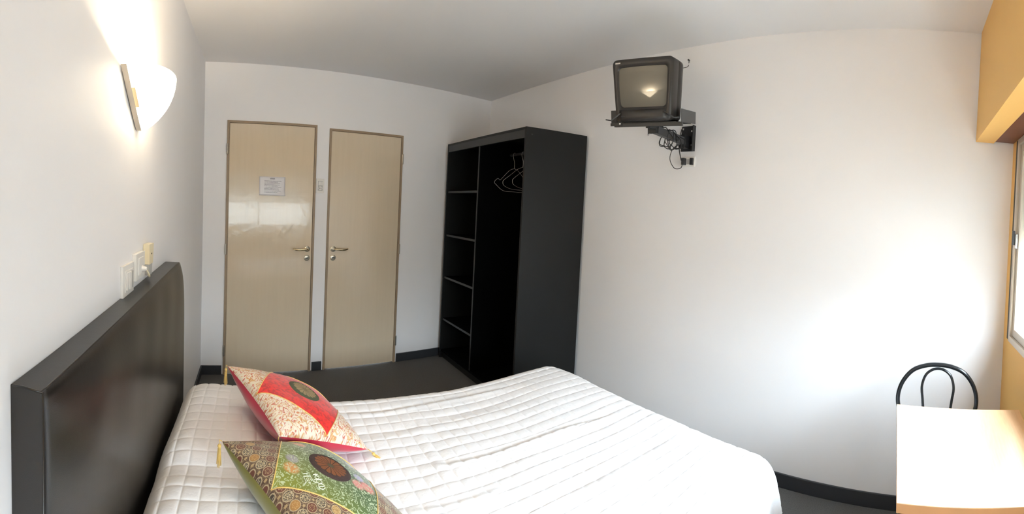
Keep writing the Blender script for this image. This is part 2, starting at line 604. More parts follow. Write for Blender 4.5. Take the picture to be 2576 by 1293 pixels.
# doors in the back wall, u coordinates along it
D1 = (0.186, 0.912, 2.05)
D2 = (1.029, 1.702, 2.033)
bm = bmesh.new()
for lo, hi in (((-0.1, 0, 0), (D1[0], 0.12, H)), ((D1[1], 0, 0), (D2[0], 0.12, H)), ((D2[1], 0, 0), (LB + 0.15, 0.12, H)),
               ((D1[0], 0, D1[2]), (D1[1], 0.12, H)), ((D2[0], 0, D2[2]), (D2[1], 0.12, H))):
    box(bm, lo, hi, mtx=MB)
shell('wall_back', bm, MAT['wall'], 'white wall pierced by the two cream doors', 'wall')
shell('wall_right', BX((-0.15, 0, 0), (LT + 0.15, 0.12, H), mtx=MT), MAT['wall'], 'long white wall carrying the television bracket', 'wall')
WX0, WX1, WZ0, WZ1 = 0.60, 2.573, 0.925, 1.93
bm = bmesh.new()
for lo, hi in (((-0.12, -0.16, 0), (W + 0.2, 0, WZ0)), ((-0.12, -0.16, WZ1), (W + 0.2, 0, H)),
               ((-0.12, -0.16, WZ0), (WX0, 0, WZ1)), ((WX1, -0.16, WZ0), (W + 0.2, 0, WZ1))):
    box(bm, lo, hi)
shell('wall_front', bm, MAT['yellow'], 'yellow wall around and below the window', 'wall')

# shutter box above the window
bx = empty('trim_1', (0, 0, 1.925))
tag(bx, 'yellow boxed-in roller shutter housing under the ceiling above the window', 'shutter box', kind='structure')
mI = Matrix.Translation((0, 0, -1.925))
bm = bmesh.new()
box(bm, (0, 0.108, 1.925), (W + 0.043, 0.203, H), mtx=mI)
link('housing', bm, MAT['yellow'], bx)
link('soffit_board', BX((0, 0.0, 1.934), (W + 0.044, 0.108, 1.95), mtx=mI), MAT['brown_board'], bx)
link('inner_panel', BX((0, 0.0, 1.951), (W + 0.044, 0.108, H), mtx=mI), MAT['yellow'], bx)

# baseboards
BBH, BBT = 0.075, 0.012
for i, (u0, u1, lab) in enumerate(((0.0, D1[0] - 0.016, 'short charcoal baseboard between the left corner and the noticed door'),
                                   (D1[1] + 0.016, D2[0] - 0.016, 'tiny charcoal baseboard on the pier between the two doors'),
                                   (D2[1] + 0.016, LB, 'charcoal baseboard from the narrower door to the wardrobe'))):
    o = shell('baseboard_back', BX((u0, -BBT, 0), (u1, 0, BBH), 0.003, MB), MAT['baseboard'], lab, 'baseboard')
shell('baseboard_left', BX((0, -0.18, 0), (BBT, D - BBT, BBH), 0.003), MAT['baseboard'], 'charcoal baseboard along the wall behind the bed', 'baseboard')
shell('baseboard_right', BX((0, -BBT, 0), (LT, 0, BBH), 0.003, MT), MAT['baseboard'], 'long charcoal baseboard under the television wall', 'baseboard')


# ------------------------------------------------------------------ doors
def door(name, u0, u1, zt, hinge_left, label):
    d = empty(name, A0 + UB * (u0 + u1) / 2)
    tag(d, label, 'door', kind='structure')
    inv = Matrix.Translation(-d.location)
    mt = inv @ MB
    f = 0.014
    bm = bmesh.new()
    for lo, hi in (((u0 - 0.004, -0.012, 0), (u0 + f, 0.10, zt + 0.004)), ((u1 - f, -0.012, 0), (u1 + 0.004, 0.10, zt + 0.004)),
                   ((u0 + f, -0.012, zt - f), (u1 - f, 0.10, zt + 0.004)),
                   ((u0 + f, 0.036, 0), (u0 + f + 0.02, 0.10, zt - f)), ((u1 - f - 0.02, 0.036, 0), (u1 - f, 0.10, zt - f)),
                   ((u0 + f + 0.02, 0.036, zt - f - 0.02), (u1 - f - 0.02, 0.10, zt - f))):
        box(bm, lo, hi, 0.0, mt)
    link('door_frame', bm, MAT['frame_wood'], d)
    link('door_leaf', BX((u0 + f + 0.002, -0.006, 0.008), (u1 - f - 0.002, 0.034, zt - f - 0.002), 0.002, mt), MAT['door'], d)
    # hinges
    uh = u0 - 0.001 if hinge_left else u1 + 0.001
    for z in (1.83, 1.03, 0.20):
        bm = bmesh.new()
        lathe(bm, [(0, -0.045), (0.005, -0.045), (0.0075, -0.04), (0.0075, 0.04), (0.005, 0.045), (0, 0.045)],
              mt @ Matrix.Translation((uh, -0.016, z)), 10)
        link('hinge', bm, MAT['hinge'], d)
    # lever handle and key rose
    s = 1 if hinge_left else -1
    uk = (u1 - f - 0.040) if hinge_left else (u0 + f + 0.042)
    zk = 1.035
    mr = mt @ Matrix.Translation((uk, -0.006, zk)) @ Matrix.Rotation(PI / 2, 4, 'X')
    h = link('door_handle', LT_([(0, 0), (0.025, 0), (0.025, 0.006), (0.022, 0.009), (0.011, 0.010), (0.0095, 0.04), (0, 0.04)], mr, 24), MAT['rose'], d, True)
    pts = [(uk, -0.044, zk), (uk - s * 0.012, -0.054, zk + 0.001), (uk - s * 0.035, -0.056, zk), (uk - s * 0.07, -0.055, zk - 0.003),
           (uk - s * 0.098, -0.051, zk - 0.002), (uk - s * 0.116, -0.045, zk + 0.002), (uk - s * 0.120, -0.040, zk + 0.003)]
    c = [mt @ Vector(q) for q in bez(pts, 5)]
    n = len(c)
    rad = [0.0095 - 0.003 * abs(i / (n - 1) - 0.45) * 2 for i in range(n)]
    link('lever', TB(c, rad, 12), MAT['brass'], h, True)
    mr = mt @ Matrix.Translation((uk, -0.006, zk - 0.074)) @ Matrix.Rotation(PI / 2, 4, 'X')
    e = link('key_rose', LT_([(0, 0), (0.025, 0), (0.025, 0.005), (0.021, 0.008), (0, 0.009)], mr, 24), MAT['rose'], d, True)
    link('keyhole', BX((uk - 0.0125, -0.0165, zk - 0.0785), (uk + 0.0125, -0.0135, zk - 0.0695), 0.001, mt), MAT['black'], e)
    return d


door('door_1', *D1, True, 'wider cream door on the left with a paper notice taped to it')
door('door_2', *D2, False, 'narrower cream door on the right beside the wardrobe')

# notice taped on the left door
nt_ = empty('paper_notice', MB @ Vector((0.553, -0.0075, 1.543)))
tag(nt_, 'white printed paper notice in a plastic sleeve taped to the left door', 'notice')
bm = bmesh.new()
uvl = bm.loops.layers.uv.new('UVMap')
NX, NY = 16, 12
pw, ph = 0.212, 0.152
grid = []
for j in range(NY + 1):
    for i in range(NX + 1):
        u, v = i / NX, j / NY
        curl = max(0, (u - v) - 0.55) ** 2 * 0.10 + 0.0006
        x = (u - 0.5) * pw
        grid.append(bm.verts.new(UB * x - VB * curl + Vector((0, 0, (v - 0.5) * ph))))
for j in range(NY):
    for i in range(NX):
        f = bm.faces.new([grid[j * (NX + 1) + i], grid[j * (NX + 1) + i + 1], grid[(j + 1) * (NX + 1) + i + 1], grid[(j + 1) * (NX + 1) + i]])
        for l, (a, b) in zip(f.loops, ((i, j), (i + 1, j), (i + 1, j + 1), (i, j + 1))):
            l[uvl].uv = (a / NX, b / NY)
sh = link('sheet', bm, MAT['paper'], nt_, True)
sm_ = sh.modifiers.new('thickness', 'SOLIDIFY')
sm_.thickness = 0.0006
sm_.offset = -1

# light switch between the doors
def plate(name, mtx, w, h, label, cat, parts, mat='white_plastic', d=0.010):
    o = empty(name, mtx.translation)
    tag(o, label, cat)
    mm = Matrix.Translation(-mtx.translation) @ mtx
    link('cover_plate', BX((-w / 2, -d, -h / 2), (w / 2, 0, h / 2), 0.003, mm), MAT[mat], o)
    for (nm, lo, hi, mk) in parts:
        link(nm, BX(lo, hi, 0.0012, mm), MAT[mk], o)
    return o, mm


o, mm = plate('light_switch', MB @ Matrix.Translation((0.955, 0, 1.56)), 0.068, 0.118, 'white light switch with socket on the pier between the two doors', 'light switch',
              [('insert', (-0.021, -0.0125, -0.040), (0.021, -0.009, 0.040), 'grey_plastic'),
               ('rocker', (-0.017, -0.016, 0.004), (0.004, -0.012, 0.036), 'white_plastic'),
               ('rocker', (0.006, -0.016, 0.004), (0.018, -0.012, 0.036), 'white_plastic')])
bm = bmesh.new()
lathe(bm, [(0, 0), (0.016, 0), (0.016, 0.004), (0.013, 0.004), (0.012, 0.001), (0, 0.001)], mm @ Matrix.Translation((0, -0.0125, -0.020)) @ Matrix.Rotation(PI / 2, 4, 'X'), 20)
so = link('socket', bm, MAT['white_plastic'], o)
for s in (-1, 1):
    link('pin_hole', BX((s * 0.005 - 0.0015, -0.0165, -0.024), (s * 0.005 + 0.0015, -0.0130, -0.016), 0, mm), MAT['black'], so)

# ------------------------------------------------------------------ window
wn = empty('window_1', (0, 0, 0))
tag(wn, 'aluminium sliding window with a half lowered roller shutter beside the table', 'window', kind='structure')
bm = bmesh.new()
fy0, fy1 = -0.075, 0.006
fw = 0.030
box(bm, (WX0, fy0, WZ0), (WX0 + fw, fy1, WZ1), 0.002)
box(bm, (WX1 - fw, fy0, WZ0), (WX1, fy1, WZ1), 0.002)
box(bm, (WX0 + fw, fy0, WZ0), (WX1 - fw, fy1, WZ0 + fw), 0.002)
box(bm, (WX0 + fw, fy0, WZ1 - fw), (WX1 - fw, fy1, WZ1), 0.002)
link('window_frame', bm, MAT['aluminium'], wn)
link('dark_gap_strip', BX((WX1 + 0.0005, -0.002, WZ0 + 0.005), (WX1 + 0.034, 0.0045, WZ1 - 0.002)), MAT['rubber_and_gap'], wn)  # dark strip standing in for the shaded gap between wall and frame
link('sill', BX((WX0 - 0.02, -0.15, WZ0 - 0.012), (WX1 + 0.005, -0.076, WZ0), 0.002), MAT['aluminium'], wn)
xm = (WX0 + WX1) / 2
for (x0, x1, yy) in ((xm - 0.02, WX1 - fw - 0.001, -0.030), (WX0 + fw + 0.001, xm + 0.02, -0.060)):
    z0, z1, t = WZ0 + fw + 0.001, WZ1 - fw - 0.001, 0.038
    bm = bmesh.new()
    box(bm, (x0, yy, z0), (x0 + t, yy + 0.024, z1), 0.002)
    box(bm, (x1 - t, yy, z0), (x1, yy + 0.024, z1), 0.002)
    box(bm, (x0 + t, yy, z0), (x1 - t, yy + 0.024, z0 + t), 0.002)
    box(bm, (x0 + t, yy, z1 - t), (x1 - t, yy + 0.024, z1), 0.002)
    s = link('sash', bm, MAT['aluminium'], wn)
    link('pane', BX((x0 + t - 0.004, yy + 0.010, z0 + t - 0.004), (x1 - t + 0.004, yy + 0.014, z1 - t + 0.004)), MAT['glass'], s)
lt = link('latch', BX((WX1 - fw - 0.034, -0.004, 1.385), (WX1 - fw - 0.010, 0.010, 1.455), 0.003), MAT['chrome'], wn)
link('latch_lever', BX((WX1 - fw - 0.028, 0.010, 1.40), (WX1 - fw - 0.018, 0.024, 1.47), 0.003), MAT['steel_grey'], lt)
SLZ = 1.37
nsl = 12
for i in range(nsl):
    z1 = WZ1 - i * (WZ1 - SLZ) / nsl
    z0 = z1 - (WZ1 - SLZ) / nsl + 0.003
    bm = bmesh.new()
    out = [(-0.125, z0), (-0.118, z0 + 0.004), (-0.114, (z0 + z1) / 2), (-0.118, z1 - 0.004), (-0.125, z1)]
    prism(bm, out, Vector((0, 0, 0)), Vector((0, 1, 0)), Vector((0, 0, 1)), Vector((1, 0, 0)), WX0 - 0.01, WX1 + 0.01)
    link('shutter_slat', bm, MAT['slat'], wn)

# the window wall is not square with the rest of the room
PIV = Matrix.Translation(C0) @ Matrix.Rotation(0.072, 4, 'Z') @ Matrix.Translation(-C0)
bpy.context.view_layer.update()
for nm in ('wall_front', 'trim_1', 'window_1', 'window_portal'):
    o = bpy.data.objects[nm]
    o.matrix_world = PIV @ o.matrix_world

# ------------------------------------------------------------------ bed
BX0, BX1, BY0, BY1 = 0.112, 2.050, 0.905, 2.350
bed = empty('bed', (1.1, 1.65, 0))
tag(bed, 'double bed with grey cloth base under the white quilt', 'bed')
inv = Matrix.Translation(-bed.location)
link('mattress', BX((BX0 + 0.005, BY0 + 0.05, 0.28), (BX1 - 0.05, BY1 - 0.05, 0.455), 0.04, inv), MAT['mattress'], bed, True)
link('bed_base', BX((BX0 + 0.005, BY0 + 0.03, 0.06), (BX1 - 0.01, BY1 - 0.03, 0.278), 0.012, inv), MAT['valance'], bed)
for x in (0.25, 1.9):
    for y in (1.05, 2.25):
        link('leg', LT_([(0, 0), (0.02, 0), (0.026, 0.062), (0, 0.062)], inv @ Matrix.Translation((x, y, 0)), 14), MAT['steel_black'], bed)

ZT = 0.527


def quilt_top(x, y):
    s = 1 - sstep(x, 0.40, 0.72)
    s *= 0.75 + 0.25 * sstep(x, 0.10, 0.22)
    e = 0.55 + 0.45 * sstep(2.37 - y, 0.0, 0.22)
    e *= 0.7 + 0.3 * sstep(y, 0.9, 1.1)
    e *= 1 - 0.22 * math.exp(-((y - 1.66) / 0.07) ** 2)
    z = ZT + 0.092 * s * e
    z += 0.008 * (noise.noise(Vector((x * 2.2, y * 2.2, 0.3)))) + 0.004 * noise.noise(Vector((x * 6, y * 6, 2.0)))
    z += 0.022 * sstep(x, 1.35, 1.95) * sstep(y, 1.35, 2.15)
    # long creases running down the bed
    for (x0, y0, x1, y1, w, a) in ((0.80, 2.14, 1.62, 2.16, 0.014, 0.0055), (1.02, 1.70, 1.85, 1.66, 0.014, 0.006), (0.75, 1.92, 1.5, 1.98, 0.03, 0.003),
                                   (0.85, 1.52, 1.2, 1.50, 0.012, 0.004), (1.3, 1.35, 2.0, 1.30, 0.02, 0.003), (1.12, 2.05, 1.02, 1.55, 0.02, 0.003)):
        dx, dy = x1 - x0, y1 - y0
        L = math.hypot(dx, dy)
        t = ((x - x0) * dx + (y - y0) * dy) / L
        d = (-(x - x0) * dy + (y - y0) * dx) / L + 0.012 * math.sin(t * 9)
        fade = sstep(t, -0.05, 0.12) * (1 - sstep(t, L - 0.12, L + 0.05))
        z += a * fade * (math.exp(-(d / w) ** 2) - 0.6 * math.exp(-((d - 2 * w) / w) ** 2))
    return z


def make_quilt():
    bm = bmesh.new()
    RC, DROP = 0.110, 0.205
    cx0, cx1, cy0, cy1 = BX0, BX1 - RC, BY0 + RC, BY1 - RC
    arc = RC * PI / 2
    ext = arc + (DROP - RC)
    ca, cb = 0.0545, 0.062

    def samples(lo, hi, c):
        fr = (0.0, 0.045, 0.10, 0.22, 0.40, 0.60, 0.78, 0.90, 0.955)
        out = []
        k = math.floor(lo / c)
        while k * c < hi:
            out += [(k + f) * c for f in fr if lo < (k + f) * c < hi]
            k += 1
        return [lo] + out + [hi]
    AS = samples(cx0, cx1 + ext, ca)
    BS = samples(cy0 - ext, cy1 + ext, cb)
    na, nb = len(AS) - 1, len(BS) - 1
    pos = {}
    P = [[None] * (nb + 1) for _ in range(na + 1)]
    for i in range(na + 1):
        a = AS[i]
        for j in range(nb + 1):
            b = BS[j]
            qx, qy = min(a, cx1), min(max(b, cy0), cy1)
            vx, vy = a - qx, b - qy
            s = math.hypot(vx, vy)
            if s > ext:
                k = ext / s
                vx, vy, s = vx * k, vy * k, ext
            if s > 1e-9:
                nx, ny = vx / s, vy / s
            else:
                nx = ny = 0
            if s < arc:
                h, d = RC * math.sin(s / RC), RC * (1 - math.cos(s / RC))
            else:
                d = RC + (s - arc)
                h = RC + 0.10 * (s - arc)
            hang = sstep(s, arc * 0.7, ext)
            per = (qx if abs(ny) > abs(nx) else qy) + math.atan2(ny, nx) * 0.18
            h += hang * 0.018 * math.sin(per * 2 * PI / 0.21 + 1.3 * math.sin(per * 7))
            wx = 0.010 * noise.noise(Vector((a * 2.6, b * 2.6, 5)))
            wy = 0.012 * noise.noise(Vector((a * 2.6, b * 2.6, 15)))
            x, y = qx + nx * h + wx, qy + ny * h + wy
            bulge = 0.075 * (1 - min(1, ((y - 1.66) / 0.80) ** 2)) * sstep(x, 1.2, 2.05)
            z = quilt_top(qx, qy) - d
            # quilted squares: sewn seams pull in, squares puff out
            fa = abs((a / ca) % 1 - 0.5) * 2
            fb = abs((b / cb) % 1 - 0.5) * 2
            puff = (1 - 0.35 * fa ** 2 - 0.65 * fa ** 9) * (1 - 0.35 * fb ** 2 - 0.65 * fb ** 9)
            amp = 0.0060 * (1 - 0.65 * sstep(s, 0, arc)) * (0.75 + 0.5 * noise.noise(Vector((a * 5, b * 5, 9))))
            off = amp * (puff - 1)
            cs = math.cos(min(s / RC, PI / 2))
            sn = math.sin(min(s / RC, PI / 2))
            x += nx * sn * off + bulge
            y += ny * sn * off
            z += cs * off
            if a < cx0 + 0.05:
                z -= 0.05 * (1 - (a - cx0) / 0.05) ** 2
            P[i][j] = bm.verts.new((x, y, z))
    for i in range(na):
        for j in range(nb):
            bm.faces.new((P[i][j], P[i + 1][j], P[i + 1][j + 1], P[i][j + 1]))
    o = link('quilt', bm, MAT['quilt'], None, True)
    m = o.modifiers.new('thickness', 'SOLIDIFY')
    m.thickness = 0.006
    m.offset = -1
    return tag(o, 'white square stitched quilt spread over the double bed', 'bedspread')


make_quilt()

# headboard: padded slab with a slanted top edge, rounded far corner, thin at the top and full in the middle
def make_headboard():
    hb = empty('headboard', (0, 1.69, 0))
    tag(hb, 'dark brown padded leatherette headboard against the left wall', 'headboard')
    y0, y1 = 1.0, 2.385
    NY_, NZ_ = 60, 44
    bm = bmesh.new()

    def zt(t):
        base = 1.103 + 0.036 * t
        c = max(0, (t - 0.965) / 0.035)
        return base - 0.012 * c ** 2.2

    def front(t, s):
        # t along, s up: padding thickness
        ez = (1 - s) * 1.0
        puff = (1 - math.exp(-t * 1.385 / 0.09)) * (1 - math.exp(-(0.006 + (1 - t) * 1.385) / 0.012)) * (1 - math.exp(-ez / 0.06))
        wr = 0.0022 * math.sin(t * 34 + 4 * math.sin(s * 3)) * math.exp(-ez / 0.25) * puff
        return 0.064 + 0.031 * puff + wr

    F = [[bm.verts.new((front(j / NY_, i / NZ_), y0 + (y1 - y0) * j / NY_ - 1.69, 0.05 + (zt(j / NY_) - 0.05) * (i / NZ_) ** 0.9)) for j in range(NY_ + 1)] for i in range(NZ_ + 1)]
    for i in range(NZ_):
        for j in range(NY_):
            f = bm.faces.new((F[i][j], F[i][j + 1], F[i + 1][j + 1], F[i + 1][j]))
            f.smooth = True
    Bk = [[bm.verts.new((0.001, y0 + (y1 - y0) * j / NY_ - 1.69, z)) for j in range(NY_ + 1)] for z in (0.05, 0)]
    for j in range(NY_ + 1):
        Bk[1][j].co.z = zt(j / NY_)
    for j in range(NY_):
        bm.faces.new((F[NZ_][j], F[NZ_][j + 1], Bk[1][j + 1], Bk[1][j]))
        bm.faces.new((Bk[0][j], Bk[0][j + 1], F[0][j + 1], F[0][j]))
        bm.faces.new((Bk[1][j], Bk[1][j + 1], Bk[0][j + 1], Bk[0][j]))
    for j in (0, NY_):
        bm.faces.new([F[i][j] for i in range(NZ_ + 1)] + [Bk[1][j], Bk[0][j]])
    link('padded_panel', bm, MAT['leather'], hb)
    # welt along the top front edge and the near end
    pts = [(front(j / NY_, 1) - 0.001, y0 + (y1 - y0) * j / NY_ - 1.69, zt(j / NY_)) for j in range(NY_ - 2)]
    w = TB(pts, 0.0022, 6)
    tube(w, [(0.004, y0 - 1.69, zt(0)), (0.030, y0 - 1.691, zt(0) + 0.002), (0.066, y0 - 1.69, zt(0) - 0.001)], 0.002, 6)
    tube(w, [(0.066, y0 - 1.69, zt(0) - 0.002), (0.066, y0 - 1.69, 0.06)], 0.002, 6)
    link('seam', w, MAT['leather'], hb, True)
    for y in (1.2, 2.2):
        link('leg', BX((0.012, y - 0.03 - 1.69, 0), (0.05, y + 0.03 - 1.69, 0.055)), MAT['steel_black'], hb)


make_headboard()


# ------------------------------------------------------------------ cushions
def cushion(name, c, rot, s, mats, label, med_r, hh=0.075):
    root = empty(name, c)
    tag(root, label, 'cushion', 'brocade cushions on the bed')
    m3 = Matrix(rot).normalized()
    x = m3.col[0].normalized()
    y = (m3.col[1] - x * m3.col[1].dot(x)).normalized()
    z = x.cross(y)
    root.matrix_world = frame_mtx(Vector(c), x, y, z)
    hs = s / 2

    def surf(u, v, side, lift=0.0):
        k = max(0.0, (1 - u * u)) * max(0.0, (1 - v * v))
        h = (hh if side > 0 else hh * 1.2) * k ** 0.46
        pin = 1 - 0.075 * (1 - v * v) * abs(u) ** 3
        pin2 = 1 - 0.075 * (1 - u * u) * abs(v) ** 3
        wr = 0.0035 * k ** 0.3 * noise.noise(Vector((u * 3.1 + side * 7, v * 3.1, c[1] * 3)))
        return Vector((hs * u * pin, hs * v * pin2, side * (h + wr + lift)))

    n = 44
    for side, nm, mk in ((1, 'front_cover', mats[0]), (-1, 'back_cover', mats[1])):
        bm = bmesh.new()
        uvl = bm.loops.layers.uv.new('UVMap')
        par = [math.sin(PI / 2 * (2 * i / n - 1)) for i in range(n + 1)]
        g = [[bm.verts.new(surf(par[i], par[j], side)) for j in range(n + 1)] for i in range(n + 1)]
        for i in range(n):
            for j in range(n):
                f = bm.faces.new((g[i][j], g[i + 1][j], g[i + 1][j + 1], g[i][j + 1]))
                f.smooth = True
                for l, (a, b) in zip(f.loops, ((i, j), (i + 1, j), (i + 1, j + 1), (i, j + 1))):
                    l[uvl].uv = (par[a], par[b])
        link(nm, bm, MAT[mk], root)
    # cord around the centre panel
    bm = bmesh.new()
    cr = [(0.0, 0.985), (0.985, 0.0), (0.0, -0.985), (-0.985, 0.0)]
    for (a, b) in zip(cr, cr[1:] + cr[:1]):
        tube(bm, [surf(a[0] + (b[0] - a[0]) * t / 24, a[1] + (b[1] - a[1]) * t / 24, 1, 0.0008) for t in range(25)], 0.0016, 6)
    link('panel_cord', bm, MAT['thread'], root, True)
    # medallion appliqued at the centre
    bm = bmesh.new()
    uvl = bm.loops.layers.uv.new('UVMap')
    nr, na = 8, 40
    ctr = bm.verts.new(surf(0, 0, 1, 0.003))
    rings = [[bm.verts.new(surf(med_r * r / nr * math.cos(2 * PI * k / na), med_r * r / nr * math.sin(2 * PI * k / na), 1, 0.003 if r < nr else 0.0)) for k in range(na)] for r in range(1, nr + 1)]
    uvs = {ctr: (0, 0)}
    for r, ring in enumerate(rings):
        for k, v in enumerate(ring):
            uvs[v] = ((r + 1) / nr * math.cos(2 * PI * k / na), (r + 1) / nr * math.sin(2 * PI * k / na))
    fs = [bm.faces.new((ctr, rings[0][k], rings[0][(k + 1) % na])) for k in range(na)]
    for a, b in zip(rings, rings[1:]):
        fs += [bm.faces.new((a[k], b[k], b[(k + 1) % na], a[(k + 1) % na])) for k in range(na)]
    for f in fs:
        f.smooth = True
        for l in f.loops:
            l[uvl].uv = uvs[l.vert]
    link('medallion', bm, MAT[mats[2]], root)
    # tassels hang straight down from the corners
    down = (root.matrix_world.to_3x3().inverted() @ Vector((0, 0, -1))).normalized()
    outw = {}
    for (u, v) in ((-1, 1), (-1, -1), (1, -1), (1, 1)):
        p = surf(u, v, 1)
        o_ = Vector((u, v, 0)).normalized()
        wz = (root.matrix_world @ p).z
        L = min(0.055, max(0.03, wz - 0.545))
        dr = down if wz > 0.60 else (o_ * 0.8 + down * 0.3).normalized()
        k0 = p + o_ * 0.008
        bm = bmesh.new()
        tube(bm, [p, k0, k0 + dr * 0.012], 0.0014, 6)
        q = dr.orthogonal().normalized()
        w = dr.cross(q)
        mt = frame_mtx(k0 + dr * 0.012, q, w, dr)
        lathe(bm, [(0, 0), (0.004, 0.001), (0.006, 0.006), (0.004, 0.011), (0.0035, 0.013)], mt, 10)
        for t in range(14):
            an = t * 2.4
            rr = 0.002 + 0.0055 * math.sqrt((t + 0.5) / 14)
            e = mt @ Vector((rr * math.cos(an) * 0.5, rr * math.sin(an) * 0.5, 0.012))
            e2 = mt @ Vector((rr * math.cos(an), rr * math.sin(an), 0.012 + L * (0.92 + 0.08 * math.sin(t * 5))))
            tube(bm, [e, (e + e2) / 2 + (e2 - e).orthogonal().normalized() * 0.0008, e2], 0.0013, 5)
        link('tassel', bm, MAT['thread'], root, True)
    return root, surf


cushion('brocade_cushion', (0.576, 1.918, 0.670), ((0.793, -0.426, 0.435), (0.453, 0.890, 0.046), (-0.407, 0.160, 0.899)), 0.42,
        ('cush_red', 'silk_red', 'med_red'), 'red and cream brocade cushion with crimson back, farther from the window', 0.30)
gc, gsurf = cushion('brocade_cushion', (0.602, 1.488, 0.643), ((0.744, -0.538, 0.395), (0.556, 0.827, 0.079), (-0.370, 0.161, 0.915)), 0.42,
                    ('cush_green', 'silk_olive', 'med_green'), 'green and brown brocade cushion with olive back, nearest the camera', 0.30)
# two embroidered characters on the green panel
bm = bmesh.new()


def ch(cx, cy, sc, strokes):
    """Strokes in a box of -1..1, up = towards the far edge of the cushion."""
    ax, ay = Vector((0.97, -0.24)), Vector((0.34, 0.94))
    for st in strokes:
        pts = []
        for (a, b) in st:
            q = Vector((cx, cy)) + (ax * a + ay * b) * sc
            pts.append(q)
        dense = []
        for p, q in zip(pts, pts[1:]):
            for t in range(3):
                dense.append(p.lerp(q, t / 3))
        dense.append(pts[-1])
        tube(bm, [gsurf(p.x, p.y, 1, 0.0010) for p in dense], 0.0011, 5)


def circ(cx, cy, r, n=12):
    return [(cx + r * math.cos(2 * PI * i / n), cy + r * math.sin(2 * PI * i / n)) for i in range(n + 1)]


ch(-0.535, -0.130, 0.092, [[(-0.35, 0.95), (0.30, 0.95)], [(-0.95, -0.95), (-0.6, -0.6), (-0.55, 0.45), (0.5, 0.45), (0.55, -0.6), (0.9, -0.95)],
                           [(0, 0.45), (0.0, -0.9), (-0.28, -0.7)], [(-0.28, 0.1), (-0.3, -0.5)], [(0.28, 0.1), (0.3, -0.5)]])
ch(-0.430, -0.215, 0.094, [[(-0.35, 1.25), (0.35, 1.25)], [(0, 1.5), (0, 1.0)], circ(0, 0.70, 0.30), [(-0.65, 0.30), (0.65, 0.30)],
                           circ(0, -0.10, 0.40), circ(0, -0.95, 0.48), [(-0.35, -0.95), (0.35, -0.95)]])
link('embroidered_characters', bm, MAT['stitch_pale'], gc, True)

# ------------------------------------------------------------------ wardrobe
def make_wardrobe():
    wd = empty('wardrobe', (2.39, 3.45, 0))
    tag(wd, 'tall black open-fronted wardrobe with shelves in the far corner', 'wardrobe')
    inv = Matrix.Translation(-wd.location)
    x0, x1, y0, y1, z1, t = 2.140, 2.640, 2.822, 4.075, 2.005, 0.018
    yp = 3.487

    def P(nm, lo, hi, mk='laminate', bv=0.0008):
        return link(nm, SK(BX(lo, hi, bv)), MAT[mk], wd)

    def SK(bm):                                     # the near end stands slightly out of square
        for v in bm.verts:
            v.co.y -= 0.075 * (v.co.x - x0) / (x1 - x0) * (y1 - v.co.y) / (y1 - y0)
            v.co = inv @ v.co
        return bm
    P('side_panel', (x0, y0, 0), (x1, y0 + t, z1))
    P('side_panel', (x0, y1 - t, 0), (x1, y1, z1))
    P('top_panel', (x0 + 0.002, y0 + t, z1 - t), (x1, y1 - t, z1))
    P('back_panel', (x1 - 0.006, y0 + t, 0.05), (x1 - 0.001, y1 - t, z1 - t), 'laminate_shaded')
    P('bottom_panel', (x0 + 0.012, y0 + t, 0.062), (x1 - 0.006, y1 - t, 0.08), 'laminate_shaded')
    P('plinth', (x0 + 0.03, y0 + t, 0), (x0 + 0.046, y1 - t, 0.062))
    P('fascia', (x0 + 0.0015, y0 + t, z1 - 0.075), (x0 + 0.018, y1 - t, z1 - t - 0.0005), 'laminate_edge')
    pt = P('partition', (x0 + 0.012, yp - t / 2, 0.08), (x1 - 0.006, yp + t / 2, z1 - t), 'laminate_shaded')
    link('edge_strip', SK(BX((x0 + 0.010, yp - t / 2, 0.08), (x0 + 0.0118, yp + t / 2, z1 - 0.076))), MAT['laminate_edge'], pt)
    for z in (1.563, 1.160, 0.765, 0.370):
        s = P('shelf', (x0 + 0.016, yp + t / 2, z - 0.01), (x1 - 0.006, y1 - t, z + 0.008), 'laminate_shaded')
        link('edge_strip', SK(BX((x0 + 0.014, yp + t / 2, z - 0.01), (x0 + 0.0158, y1 - t, z + 0.008))), MAT['laminate_edge'], s)
    link('hanging_rail', TB([inv @ Vector((2.438, y0 + t - 0.045, 1.885)), inv @ Vector((2.438, yp - t / 2, 1.885))], 0.0115, 14), MAT['steel_grey'], wd, True)
    for (y, z) in ((y0 - 0.0068, 1.955), (y0 - 0.0068, 0.10)):
        link('screw_cap', LT_([(0, 0), (0.006, 0), (0.005, 0.0015), (0, 0.002)], inv @ Matrix.Translation((x0 + 0.045, y, z)) @ Matrix.Rotation(PI / 2, 4, 'X'), 12), MAT['laminate_edge'], wd)


make_wardrobe()


